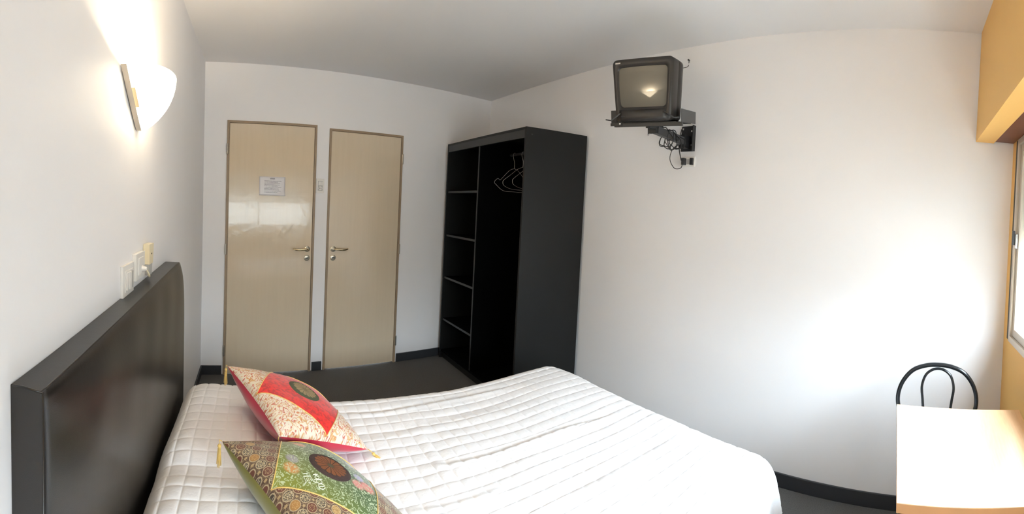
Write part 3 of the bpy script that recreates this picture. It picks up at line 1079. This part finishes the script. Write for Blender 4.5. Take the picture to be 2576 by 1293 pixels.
def hanger(y, dz, swing, label, notch):
    o = empty('wire_hanger', (2.438, y, 1.885))
    o.rotation_euler = (0, 0, swing)
    tag(o, label, 'hanger', 'wire hangers in the wardrobe')
    w = 0.188
    zs, zb, zn = -0.222, -0.308, -0.115
    zs, zb, zn = zs + dz, zb + dz, zn + dz * 0.5
    loop = [(0, zn), (-0.05, zn - 0.022)]
    if notch:
        loop += [(-w * 0.68, zs + 0.010), (-w * 0.76, zs + 0.004), (-w * 0.84, zs + 0.013), (-w * 0.97, zs - 0.002), (-w * 1.02, zs - 0.02), (-w * 0.95, zs - 0.035)]
    else:
        loop += [(-w * 0.6, zs + 0.030), (-w * 0.92, zs - 0.015), (-w * 0.97, zs - 0.035), (-w * 0.90, zs - 0.06)]
    loop += [(-w * 0.55, zb + 0.004), (0, zb)]
    right = [(-a, b) for a, b in loop[::-1][1:]]
    pts = bez([(a, 0, b) for a, b in loop + right], 6)
    link('shoulder_wire', TB(pts, 0.0018, 6), MAT['wire'], o, True)
    hk = [(0, 0, zn), (0.0, 0, zn + 0.045), (-0.012, 0, -0.03), (-0.0155, 0, -0.005), (-0.010, 0, 0.0105), (0.0, 0, 0.0145), (0.0105, 0, 0.0100), (0.0145, 0, 0.0), (0.0135, 0, -0.01)]
    link('hook', TB(bez(hk, 6), 0.0017, 6), MAT['wire'], o, True)
    return o


hanger(3.395, 0.0, 0.05, 'bent wire hanger nearest the partition in the black wardrobe', True)
hanger(3.270, 0.012, -0.02, 'middle wire hanger on the wardrobe rail, broad rounded shoulder', False)
hanger(3.150, 0.018, 0.06, 'wire hanger nearest the open end panel of the wardrobe, half hidden', False)

# ------------------------------------------------------------------ television on its bracket
TVN = Vector((-0.956, -0.292, 0)).normalized()             # where the screen faces
TVR = Vector((0.292, -0.956, 0)).normalized()              # right as seen from the front
TVC = Vector((2.175, 1.835, 1.925)) + TVR * 0.026                          # middle of the tray front edge, at tray level
UP = Vector((0, 0, 1))


TILT = math.radians(10)
_t = Matrix.Rotation(TILT, 3, TVR)
if (_t @ TVN).z > 0:
    _t = Matrix.Rotation(-TILT, 3, TVR)
TN = (_t @ TVN).normalized()                                # the set and its tray lean forward together
TU = TVR.cross(TN)
if TU.z < 0:
    TU = -TU
TRAY = frame_mtx(TVC, TVR, -TN, TU)


def make_tv():
    n, up = TN, TU
    base = TVC + TU * 0.006 + TN * 0.035 - TVR * 0.008
    tv = empty('television', base)
    tag(tv, 'small dark grey tube television on the wall bracket, screen off', 'television')
    m = Matrix((TVR, -n, up)).transposed().to_4x4()           # x right, y into the set, z up
    w, h = 0.170, 0.312

    def rr(hw, z0, z1, r, y, taper=0.0, k=5, bot=None):
        pts = []
        for (cx, cz, a0) in ((hw - r, z1 - r, 0), (-hw + r, z1 - r, 90), (-hw + r, z0 + r, 180), (hw - r, z0 + r, 270)):
            for i in range(k + 1):
                a = math.radians(a0 + 90 * i / k)
                x = cx + r * math.cos(a)
                z = cz + r * math.sin(a)
                x *= 1 - taper * (1 - (z - z0) / (z1 - z0))
                pts.append((x, y, z))
        return pts

    def loft(bm, secs, cap0=True, cap1=True):
        rings = [[bm.verts.new(m @ Vector(p)) for p in s] for s in secs]
        nn = len(rings[0])
        for a, b in zip(rings, rings[1:]):
            for i in range(nn):
                bm.faces.new((a[i], a[(i + 1) % nn], b[(i + 1) % nn], b[i]))
        if cap0: bm.faces.new(rings[0])
        if cap1: bm.faces.new(rings[-1][::-1])
        return rings
    tp = 0.10
    # bezel: outer shell ring with an opening for the tube
    bm = bmesh.new()
    so = [rr(w - 0.006, 0.004, h - 0.004, 0.022, 0.0, tp), rr(w, 0, h, 0.026, 0.010, tp), rr(w, 0, h, 0.026, 0.085, tp)]
    si = [rr(w - 0.030, 0.068, h - 0.036, 0.020, -0.001, tp * 0.7), rr(w - 0.037, 0.074, h - 0.043, 0.020, 0.016, tp * 0.7)]
    ro = loft(bm, so, False, False)
    ri = loft(bm, si, False, False)
    nn = len(ro[0])
    for i in range(nn):
        bm.faces.new((ro[0][i], ri[0][i], ri[0][(i + 1) % nn], ro[0][(i + 1) % nn]))
    bz = link('bezel', bm, MAT['tv_plastic'], tv)
    for f in bz.data.polygons:
        f.use_smooth = True
    # swollen lower lip with the controls
    bm = bmesh.new()
    secs = []
    for i in range(13):
        t = i / 12 * 2 - 1
        x = t * (w - 0.028) * 0.92
        dpt = 0.022 * (1 - t * t) ** 0.8 + 0.001
        secs.append([(x, 0.006, 0.004), (x, -dpt * 0.8, 0.006), (x, -dpt, 0.022), (x, -dpt * 0.85, 0.045), (x, -0.001, 0.060), (x, 0.006, 0.060)])
    rings = [[bm.verts.new(m @ Vector(p)) for p in s] for s in secs]
    for a, b in zip(rings, rings[1:]):
        for i in range(6):
            bm.faces.new((a[i], a[(i + 1) % 6], b[(i + 1) % 6], b[i]))
    bm.faces.new(rings[0])
    bm.faces.new(rings[-1][::-1])
    lip = link('control_panel', bm, MAT['tv_plastic'], tv, True)
    for x in (-0.062, -0.050):
        link('button', LT_([(0, 0), (0.0045, 0), (0.0035, 0.004), (0, 0.0045)], m @ Matrix.Translation((x - 0.05, -0.008, 0.026)) @ Matrix.Rotation(PI / 2, 4, 'X'), 12), MAT['steel_grey'], lip)
    # tapering back
    bm = bmesh.new()
    loft(bm, [rr(w, 0, h, 0.026, 0.0855, tp), rr(w - 0.001, 0.0, h - 0.002, 0.026, 0.16, tp), rr(w - 0.030, 0.006, h - 0.035, 0.03, 0.23, tp),
              rr(w - 0.065, 0.010, h - 0.10, 0.03, 0.30, 0.02), rr(w - 0.075, 0.014, h - 0.115, 0.03, 0.325, 0.02)], True, True)
    link('rear_housing', bm, MAT['tv_plastic'], tv, True)
    # bulging screen glass
    bm = bmesh.new()
    g = []
    N = 18
    hw, z0, z1 = w - 0.034, 0.070, h - 0.040
    for j in range(N + 1):
        for i in range(N + 1):
            u, v = i / N * 2 - 1, j / N * 2 - 1
            z = (z0 + z1) / 2 + v * (z1 - z0) / 2 * (1 - 0.02 * u * u)
            x = u * hw * (1 - 0.02 * v * v) * (1 - tp * 0.7 * (1 - (z - 0.06) / (h - 0.1)))
            g.append(bm.verts.new(m @ Vector((x, 0.013 - 0.011 * (1 - 0.5 * (u * u + v * v)), z))))
    for j in range(N):
        for i in range(N):
            bm.faces.new((g[j * (N + 1) + i], g[j * (N + 1) + i + 1], g[(j + 1) * (N + 1) + i + 1], g[(j + 1) * (N + 1) + i]))
    link('screen', bm, MAT['tv_screen'], tv, True)
    link('front_mark', BX((-w + 0.022, -0.0022, h - 0.022), (-w + 0.050, 0.002, h - 0.015), 0, m), MAT['tv_mark'], tv)
    return m, base


tvm, tvb = make_tv()


def make_bracket():
    br = empty('television_bracket', MT @ Vector((LT - 1.870, 0, 1.945)))
    tag(br, 'black steel swivel arm bracket holding the television on the wall', 'bracket')
    inv = Matrix.Translation(-br.location)
    mt = inv @ TRAY                                 # x right, y back, z up from tray front middle
    mw = inv @ MT
    ul = LT - 1.870
    L, Rr = -0.205, 0.195
    # two tray rails and cross bars
    bm = bmesh.new()
    box(bm, (L + 0.020, -0.006, -0.020), (Rr, 0.018, 0.0), 0.002, mt)
    box(bm, (-0.012, 0.018, -0.028), (0.012, 0.23, -0.004), 0.002, mt)
    link('tray_rail', bm, MAT['steel_black'], br)
    tr = link('tray', BX((L + 0.04, 0.0, 0.0005), (Rr - 0.03, 0.26, 0.005), 0.001, mt), MAT['steel_black'], br)
    # upright side plates
    link('side_plate', BX((L, 0.0041, -0.010), (L + 0.004, 0.20, 0.066), 0.001, mt), MAT['steel_black'], br)
    link('side_plate', BX((Rr - 0.006, 0.0, 0.0), (Rr - 0.002, 0.26, 0.066), 0.001, mt), MAT['steel_grey'], br)
    bm = bmesh.new()
    box(bm, (L, 0.0, -0.012), (L + 0.032, 0.004, 0.068), 0.001, mt)
    box(bm, (L, -0.0105, -0.014), (L + 0.070, -0.0065, 0.002), 0.001, mt)
    link('retaining_plate', bm, MAT['steel_black'], br)
    # clamp rods across the front of the set
    link('clamp_rod', TB([mt @ Vector(q) for q in ((L - 0.010, -0.044, 0.020), (L + 0.02, -0.044, 0.014), (L + 0.075, -0.041, 0.048))], 0.0035, 8), MAT['steel_grey'], br, True)
    link('clamp_rod', TB([mt @ Vector(q) for q in ((Rr - 0.002, -0.040, 0.022), (Rr - 0.03, -0.044, 0.020), (Rr - 0.085, -0.042, 0.052))], 0.0035, 8), MAT['steel_grey'], br, True)
    # swivel post, arm, wall plate
    ptop = mt @ Vector((-0.01, 0.13, -0.004))
    sw = mt @ Matrix.Translation((-0.01, 0.13, -0.085))
    link('swivel_post', BX((-0.026, -0.026, 0.030), (0.022, 0.026, 0.080), 0.004, sw), MAT['steel_black'], br)
    a = sw @ Vector((0, 0, 0.055))
    b = mw @ Vector((ul + 0.0, -0.055, 1.905))
    d = (b - a)
    x = d.normalized()
    y = UP.cross(x).normalized()
    z = x.cross(y)
    ma = frame_mtx(a, x, y, z)
    link('arm', BX((0.0, -0.016, -0.022), (d.length, 0.016, 0.022), 0.003, ma), MAT['steel_grey'], br)
    hw = [(ul - 0.050, -0.008, 1.870), (ul + 0.050, 0.0, 2.020)]
    wp = link('wall_plate', BX((ul - 0.050, -0.008, 1.852), (ul + 0.050, -0.0005, 2.008), 0.001, mw), MAT['steel_black'], br)
    link('knuckle', BX((ul - 0.018, -0.075, 1.865), (ul + 0.018, -0.008, 1.945), 0.006, mw), MAT['steel_black'], br)
    link('side_flange', BX((ul + 0.046, -0.035, 1.852), (ul + 0.050, -0.008, 2.008), 0.001, mw), MAT['steel_black'], br)
    for (du, z) in ((0.030, 1.975), (-0.034, 1.99), (0.030, 1.89)):
        link('bolt', LT_([(0, 0), (0.007, 0), (0.006, 0.005), (0, 0.006)], mw @ Matrix.Translation((ul + du, -0.008, z)) @ Matrix.Rotation(PI / 2, 4, 'X'), 10), MAT['chrome'], wp)
    for (xx, yy, zz) in ((L + 0.06, -0.014, -0.004), (-0.030, 0.10, -0.060)):
        link('bolt', LT_([(0, 0), (0.006, 0), (0.005, 0.005), (0, 0.006)], mt @ Matrix.Translation((xx, yy, zz)) @ Matrix.Rotation(PI / 2, 4, 'X'), 10), MAT['chrome'], tr)
    return br


make_bracket()

# outlet under the bracket, with plugs
ul = LT - 1.862
oo, mo = plate('wall_outlet', MT @ Matrix.Translation((ul, 0, 1.788)), 0.100, 0.062, 'small double outlet on the white wall under the television bracket', 'outlet',
               [('plug', (-0.032, -0.034, -0.022), (-0.010, -0.009, 0.020), 'steel_grey'), ('plug', (0.026, -0.028, -0.022), (0.044, -0.009, 0.020), 'steel_black'),
                ('insert', (-0.006, -0.013, -0.016), (0.020, -0.009, 0.016), 'grey_plastic')])


def wpt(u, v, z):
    return MT @ Vector((u, v, z))


ua = LT - 1.870
cb = empty('television_cable', wpt(ua, -0.05, 1.9))
tag(cb, 'thin black cable coiled round the bracket arm down to the outlet', 'cable')
ivc = Matrix.Translation(-cb.location)
a3 = TRAY
arm0 = a3 @ Vector((-0.01, 0.13, -0.04))
arm1 = wpt(ua, -0.055, 1.905)


def armp(t, r, ang):
    p = arm0.lerp(arm1, t)
    x = (arm1 - arm0).normalized()
    y = UP.cross(x).normalized()
    return p + y * r * math.cos(ang) + UP * r * math.sin(ang) - UP * 0.018


coil = []
for i in range(34):
    t = i / 33
    coil.append(armp(0.38 + 0.45 * t, 0.045 + 0.012 * math.sin(i * 1.7), -PI / 2 + i * 0.78))
link('coil', TB([ivc @ p for p in bez(coil, 4)], 0.0028, 6), MAT['cable'], cb, True)
coil2 = [armp(0.30 + 0.35 * (i / 15), 0.052 + 0.01 * math.sin(i * 2.3), 0.8 + i * 0.85) for i in range(16)]
link('coil', TB([ivc @ p for p in bez(coil2, 4)], 0.0025, 6), MAT['cable'], cb, True)
drop = [coil[-1], wpt(ua - 0.03, -0.065, 1.885), wpt(ua - 0.022, -0.06, 1.84), wpt(ua - 0.016, -0.045, 1.79)]
link('lead', TB([ivc @ p for p in bez(drop, 8)], 0.0032, 6), MAT['cable'], cb, True)
drop2 = [wpt(ua - 0.030, -0.065, 1.885), wpt(ua - 0.075, -0.06, 1.860), wpt(ua - 0.095, -0.055, 1.80), wpt(ua - 0.065, -0.045, 1.745), wpt(ua - 0.02, -0.04, 1.745), wpt(ua - 0.012, -0.036, 1.775)]
link('lead', TB([ivc @ p for p in bez(drop2, 8)], 0.0024, 6), MAT['cable'], cb, True)
for dx in (0.06, 0.13):
    link('lead', TB([ivc @ p for p in bez([a3 @ Vector((dx, 0.20, -0.03)), a3 @ Vector((dx - 0.02, 0.21, -0.09)), armp(0.75, 0.03, 1.0)], 8)], 0.0026, 6), MAT['cable'], cb, True)

aw = empty('antenna_wire', wpt(LT - 1.897, 0, 2.42))
tag(aw, 'thin wire from behind the television to a nail in the wall', 'wire')
iva = Matrix.Translation(-aw.location)
p0 = tvm.to_3x3() @ Vector((0.09, 0.20, 0.25)) + tvb
link('lead', TB([iva @ p for p in bez([p0, (p0 + wpt(LT - 1.90, -0.03, 2.33)) / 2 + UP * 0.03, wpt(LT - 1.90, -0.012, 2.38), wpt(LT - 1.897, -0.008, 2.42)], 8)], 0.0022, 6), MAT['cable'], aw, True)
link('nail', LT_([(0, 0), (0.0025, 0), (0.0025, 0.012), (0.006, 0.013), (0.006, 0.016), (0, 0.016)], iva @ MT @ Matrix.Translation((LT - 1.897, 0, 2.42)) @ Matrix.Rotation(PI / 2, 4, 'X'), 10), MAT['steel_grey'], aw)

# ------------------------------------------------------------------ wall lamp
def make_lamp():
    lp = empty('wall_sconce', (0, 1.82, 1.75))
    tag(lp, 'lit white glass wall sconce above the headboard', 'wall lamp')
    cy = 0.0
    zt_, zb_ = 0.086, -0.083
    hw = 0.192

    def wid(t):        # t 0 bottom, 1 top
        return 0.012 + (hw - 0.012) * t ** 0.92

    def dep(t):
        return 0.106 * (1 - (1 - t) ** 2.2) ** 0.8 + 0.004
    # mounting plate: tapered frame standing off the wall
    N = 20
    bm = bmesh.new()
    out = [(-wid(i / N), zb_ + (zt_ - zb_) * i / N) for i in range(N + 1)] + [(wid(i / N), zb_ + (zt_ - zb_) * i / N) for i in range(N, -1, -1)]
    prism(bm, out, Vector((0, 0, 0)), Vector((0, 1, 0)), UP, Vector((1, 0, 0)), 0.004, 0.022)
    link('back_plate', bm, MAT['lamp_metal'], lp)
    for s in (-1, 1):
        i0, i1 = 0.36, 0.66
        bm = bmesh.new()
        o2 = [(s * (wid(t) + 0.001), zb_ + (zt_ - zb_) * t) for t in (i0, i1)]
        o2 += [(s * (wid(t) - 0.012), zb_ + (zt_ - zb_) * t) for t in (i1, i0)]
        prism(bm, o2, Vector((0, 0, 0)), Vector((0, 1, 0)), UP, Vector((1, 0, 0)), 0.022, 0.034)
        link('clip', bm, MAT['brass'], lp)
    # open bowl of glass
    bm = bmesh.new()
    K = 28
    rings = []
    for i in range(N + 1):
        t = i / N
        z = zb_ + (zt_ - zb_) * t
        rings.append([bm.verts.new((0.022 + dep(t) * math.sin(PI * k / K), -(wid(t) - 0.003) * math.cos(PI * k / K), z + (0.012 * math.sin(PI * k / K) * t))) for k in range(K + 1)])
    for a, b in zip(rings, rings[1:]):
        for k in range(K):
            bm.faces.new((a[k], a[k + 1], b[k + 1], b[k]))
    bm.faces.new(rings[0][::-1])
    sh_ = link('glass_shade', bm, MAT['shade'], lp, True)
    md = sh_.modifiers.new('thickness', 'SOLIDIFY')
    md.thickness = 0.004
    md.offset = 0
    L = bpy.data.lights.new('bulb', 'POINT')
    L.energy = LAMP_W
    L.color = (1.0, 0.82, 0.57)
    L.shadow_soft_size = 0.016
    lo = bpy.data.objects.new('bulb', L)
    COL.objects.link(lo)
    lo.parent = lp
    lo.location = (0.068, -0.01, 0.045)


make_lamp()

# ------------------------------------------------------------------ switch plates above the headboard
ML = frame_mtx(Vector((0, 0, 0)), Vector((0, 1, 0)), Vector((-1, 0, 0)), UP)      # left wall: u = y, v out of the room
plate('bedside_switch', ML @ Matrix.Translation((1.708, 0, 1.168)), 0.125, 0.105, 'white switch plate just above the headboard, the larger one', 'light switch',
      [('insert', (-0.042, -0.0125, -0.034), (0.042, -0.009, 0.034), 'white_plastic'), ('rocker', (-0.034, -0.016, -0.028), (-0.012, -0.012, 0.028), 'white_plastic'),
       ('rocker', (-0.009, -0.0175, -0.028), (0.012, -0.012, 0.028), 'white_plastic'), ('rocker', (0.015, -0.016, -0.028), (0.035, -0.012, 0.028), 'grey_plastic')])
o, mm = plate('surface_socket', ML @ Matrix.Translation((1.838, 0, 1.196)), 0.118, 0.094, 'white raised socket box beside the larger switch plate above the headboard', 'outlet',
              [('insert', (-0.030, -0.0185, -0.030), (0.030, -0.015, 0.030), 'white_plastic')], d=0.016)
link('plug', LT_([(0, 0), (0.016, 0), (0.014, 0.0055), (0.008, 0.022), (0, 0.022)], mm @ Matrix.Translation((0.012, -0.0185, -0.012)) @ Matrix.Scale(0.75, 4) @ Matrix.Rotation(PI / 2, 4, 'X'), 16), MAT['white_plastic'], o)
bp = empty('call_button', ML @ Vector((1.955, 0, 1.190)))
tag(bp, 'cream pendant push button with grey tip hanging beside the socket', 'push button')
ivb = Matrix.Translation(-bp.location) @ ML
bm = bmesh.new()
prism(bm, [(1.925, 1.187), (1.983, 1.187), (1.995, 1.262), (1.925, 1.262)], Vector((0, 0, 0)), Vector((0, 1, 0)), UP, Vector((1, 0, 0)), 0.002, 0.026)
bmesh.ops.transform(bm, matrix=Matrix.Translation(-bp.location), verts=bm.verts)
link('body', bm, MAT['cream_plastic'], bp)
bm = bmesh.new()
prism(bm, [(1.930, 1.145), (1.972, 1.145), (1.982, 1.186), (1.926, 1.186)], Vector((0, 0, 0)), Vector((0, 1, 0)), UP, Vector((1, 0, 0)), 0.003, 0.024)
bmesh.ops.transform(bm, matrix=Matrix.Translation(-bp.location), verts=bm.verts)
link('lower_grip', bm, MAT['grey_plastic'], bp)
link('screw', LT_([(0, 0), (0.0035, 0), (0.003, 0.002), (0, 0.002)], ivb @ Matrix.Translation((1.958, -0.026, 1.225)) @ Matrix.Rotation(PI / 2, 4, 'X'), 10), MAT['black'], bp)
link('cord', TB([ivb @ Vector(q) for q in bez([(1.854, -0.034, 1.178), (1.868, -0.040, 1.160), (1.895, -0.034, 1.148), (1.925, -0.022, 1.149), (1.945, -0.012, 1.156)], 8)], 0.003, 8), MAT['cream_plastic'], bp, True)

# ------------------------------------------------------------------ table and chair
def make_table():
    tb = empty('table', (1.84, 0.24, 0))
    tag(tb, 'small beech-topped table with black legs under the window', 'table')
    inv = Matrix.Translation(-tb.location)
    zt_, th = 0.750, 0.026
    o = [(1.530, 0.006), (2.152, 0.006), (2.158, 0.492), (1.530, 0.427)]
    bm = bmesh.new()
    prism(bm, o, Vector((0, 0, 0)), Vector((1, 0, 0)), Vector((0, 1, 0)), UP, zt_ - 0.002, zt_)
    bmesh.ops.transform(bm, matrix=inv, verts=bm.verts)
    link('table_top', bm, MAT['table'], tb)
    bm = bmesh.new()
    prism(bm, o, Vector((0, 0, 0)), Vector((1, 0, 0)), Vector((0, 1, 0)), UP, zt_ - th, zt_ - 0.0021)
    bmesh.ops.transform(bm, matrix=inv, verts=bm.verts)
    link('edge_band', bm, MAT['table_edge'], tb)
    link('apron', BX((1.585, 0.045, 0.680), (2.105, 0.375, zt_ - th - 0.0005), 0.002, inv), MAT['steel_black'], tb)
    for (x, y) in ((1.565, 0.395), (1.565, 0.035), (2.125, 0.445), (2.125, 0.035)):
        l = link('leg', BX((x - 0.014, y - 0.014, 0.012), (x + 0.014, y + 0.014, zt_ - th - 0.0005), 0.002, inv), MAT['chair_metal'], tb)
        link('foot_cap', BX((x - 0.016, y - 0.016, 0.0), (x + 0.016, y + 0.014, 0.0055), 0.002, inv), MAT['rubber_and_gap'], l)


make_table()


def make_chair():
    c = empty('bistro_chair', (2.33, 0.335, 0))
    tag(c, 'black tubular metal chair with arched hoop back behind the table', 'chair')
    inv = Matrix.Translation(-c.location)
    yc = 0.331
    zs = 0.455
    # outer hoop continuing as rear legs
    pts = []
    for s in (-1,):
        pass
    prof = [(-0.125, 2.545, 0.012), (-0.120, 2.500, 0.25), (-0.125, 2.468, 0.45), (-0.158, 2.480, 0.555), (-0.185, 2.492, 0.640), (-0.172, 2.502, 0.715), (-0.126, 2.510, 0.777), (-0.064, 2.513, 0.805), (0, 2.514, 0.812)]
    full = prof + [(-a, b, d) for a, b, d in prof[::-1][1:]]
    link('back_hoop', TB([inv @ Vector((b, yc + a, d)) for a, b, d in bez([Vector(q) for q in full], 8)], 0.0103, 12), MAT['chair_metal'], c, True)
    inn = [(-0.055, 2.462, zs + 0.01), (-0.058, 2.475, 0.56), (-0.068, 2.490, 0.65), (-0.075, 2.500, 0.71), (-0.061, 2.507, 0.760), (-0.033, 2.511, 0.786), (0, 2.512, 0.7945)]
    full = inn + [(-a, b, d) for a, b, d in inn[::-1][1:]]
    link('inner_hoop', TB([inv @ Vector((b, yc + a, d)) for a, b, d in bez([Vector(q) for q in full], 8)], 0.0065, 10), MAT['chair_metal'], c, True)
    link('seat', LT_([(0, 0), (0.125, 0), (0.138, 0.01), (0.138, 0.028), (0.12, 0.042), (0.07, 0.048), (0, 0.048)], inv @ Matrix.Translation((2.29, yc, zs - 0.03)), 32), MAT['leather'], c, True)
    ring = [inv @ Vector((2.29 + 0.12 * math.cos(2 * PI * k / 32), yc + 0.12 * math.sin(2 * PI * k / 32), zs - 0.038)) for k in range(32)]
    link('seat_ring', TB(ring, 0.009, 10, True), MAT['chair_metal'], c, True)
    ring = [inv @ Vector((2.31 + 0.13 * math.cos(2 * PI * k / 32), yc + 0.13 * math.sin(2 * PI * k / 32), 0.19)) for k in range(32)]
    link('stretcher_ring', TB(ring, 0.006, 8, True), MAT['chair_metal'], c, True)
    for s in (-1, 1):
        lg = link('leg', TB([inv @ Vector(q) for q in bez([(2.205, yc + s * 0.09, zs - 0.04), (2.19, yc + s * 0.10, 0.25), (2.17, yc + s * 0.11, 0.012)], 6)], 0.0105, 10), MAT['chair_metal'], c, True)
        link('foot_cap', LT_([(0, 0), (0.014, 0), (0.014, 0.018), (0, 0.018)], inv @ Matrix.Translation((2.17, yc + s * 0.11, 0)), 12), MAT['rubber_and_gap'], lg)
        link('foot_cap', LT_([(0, 0), (0.014, 0), (0.014, 0.018), (0, 0.018)], inv @ Matrix.Translation((2.545, yc + s * 0.125, 0)), 12), MAT['rubber_and_gap'], c)


make_chair()
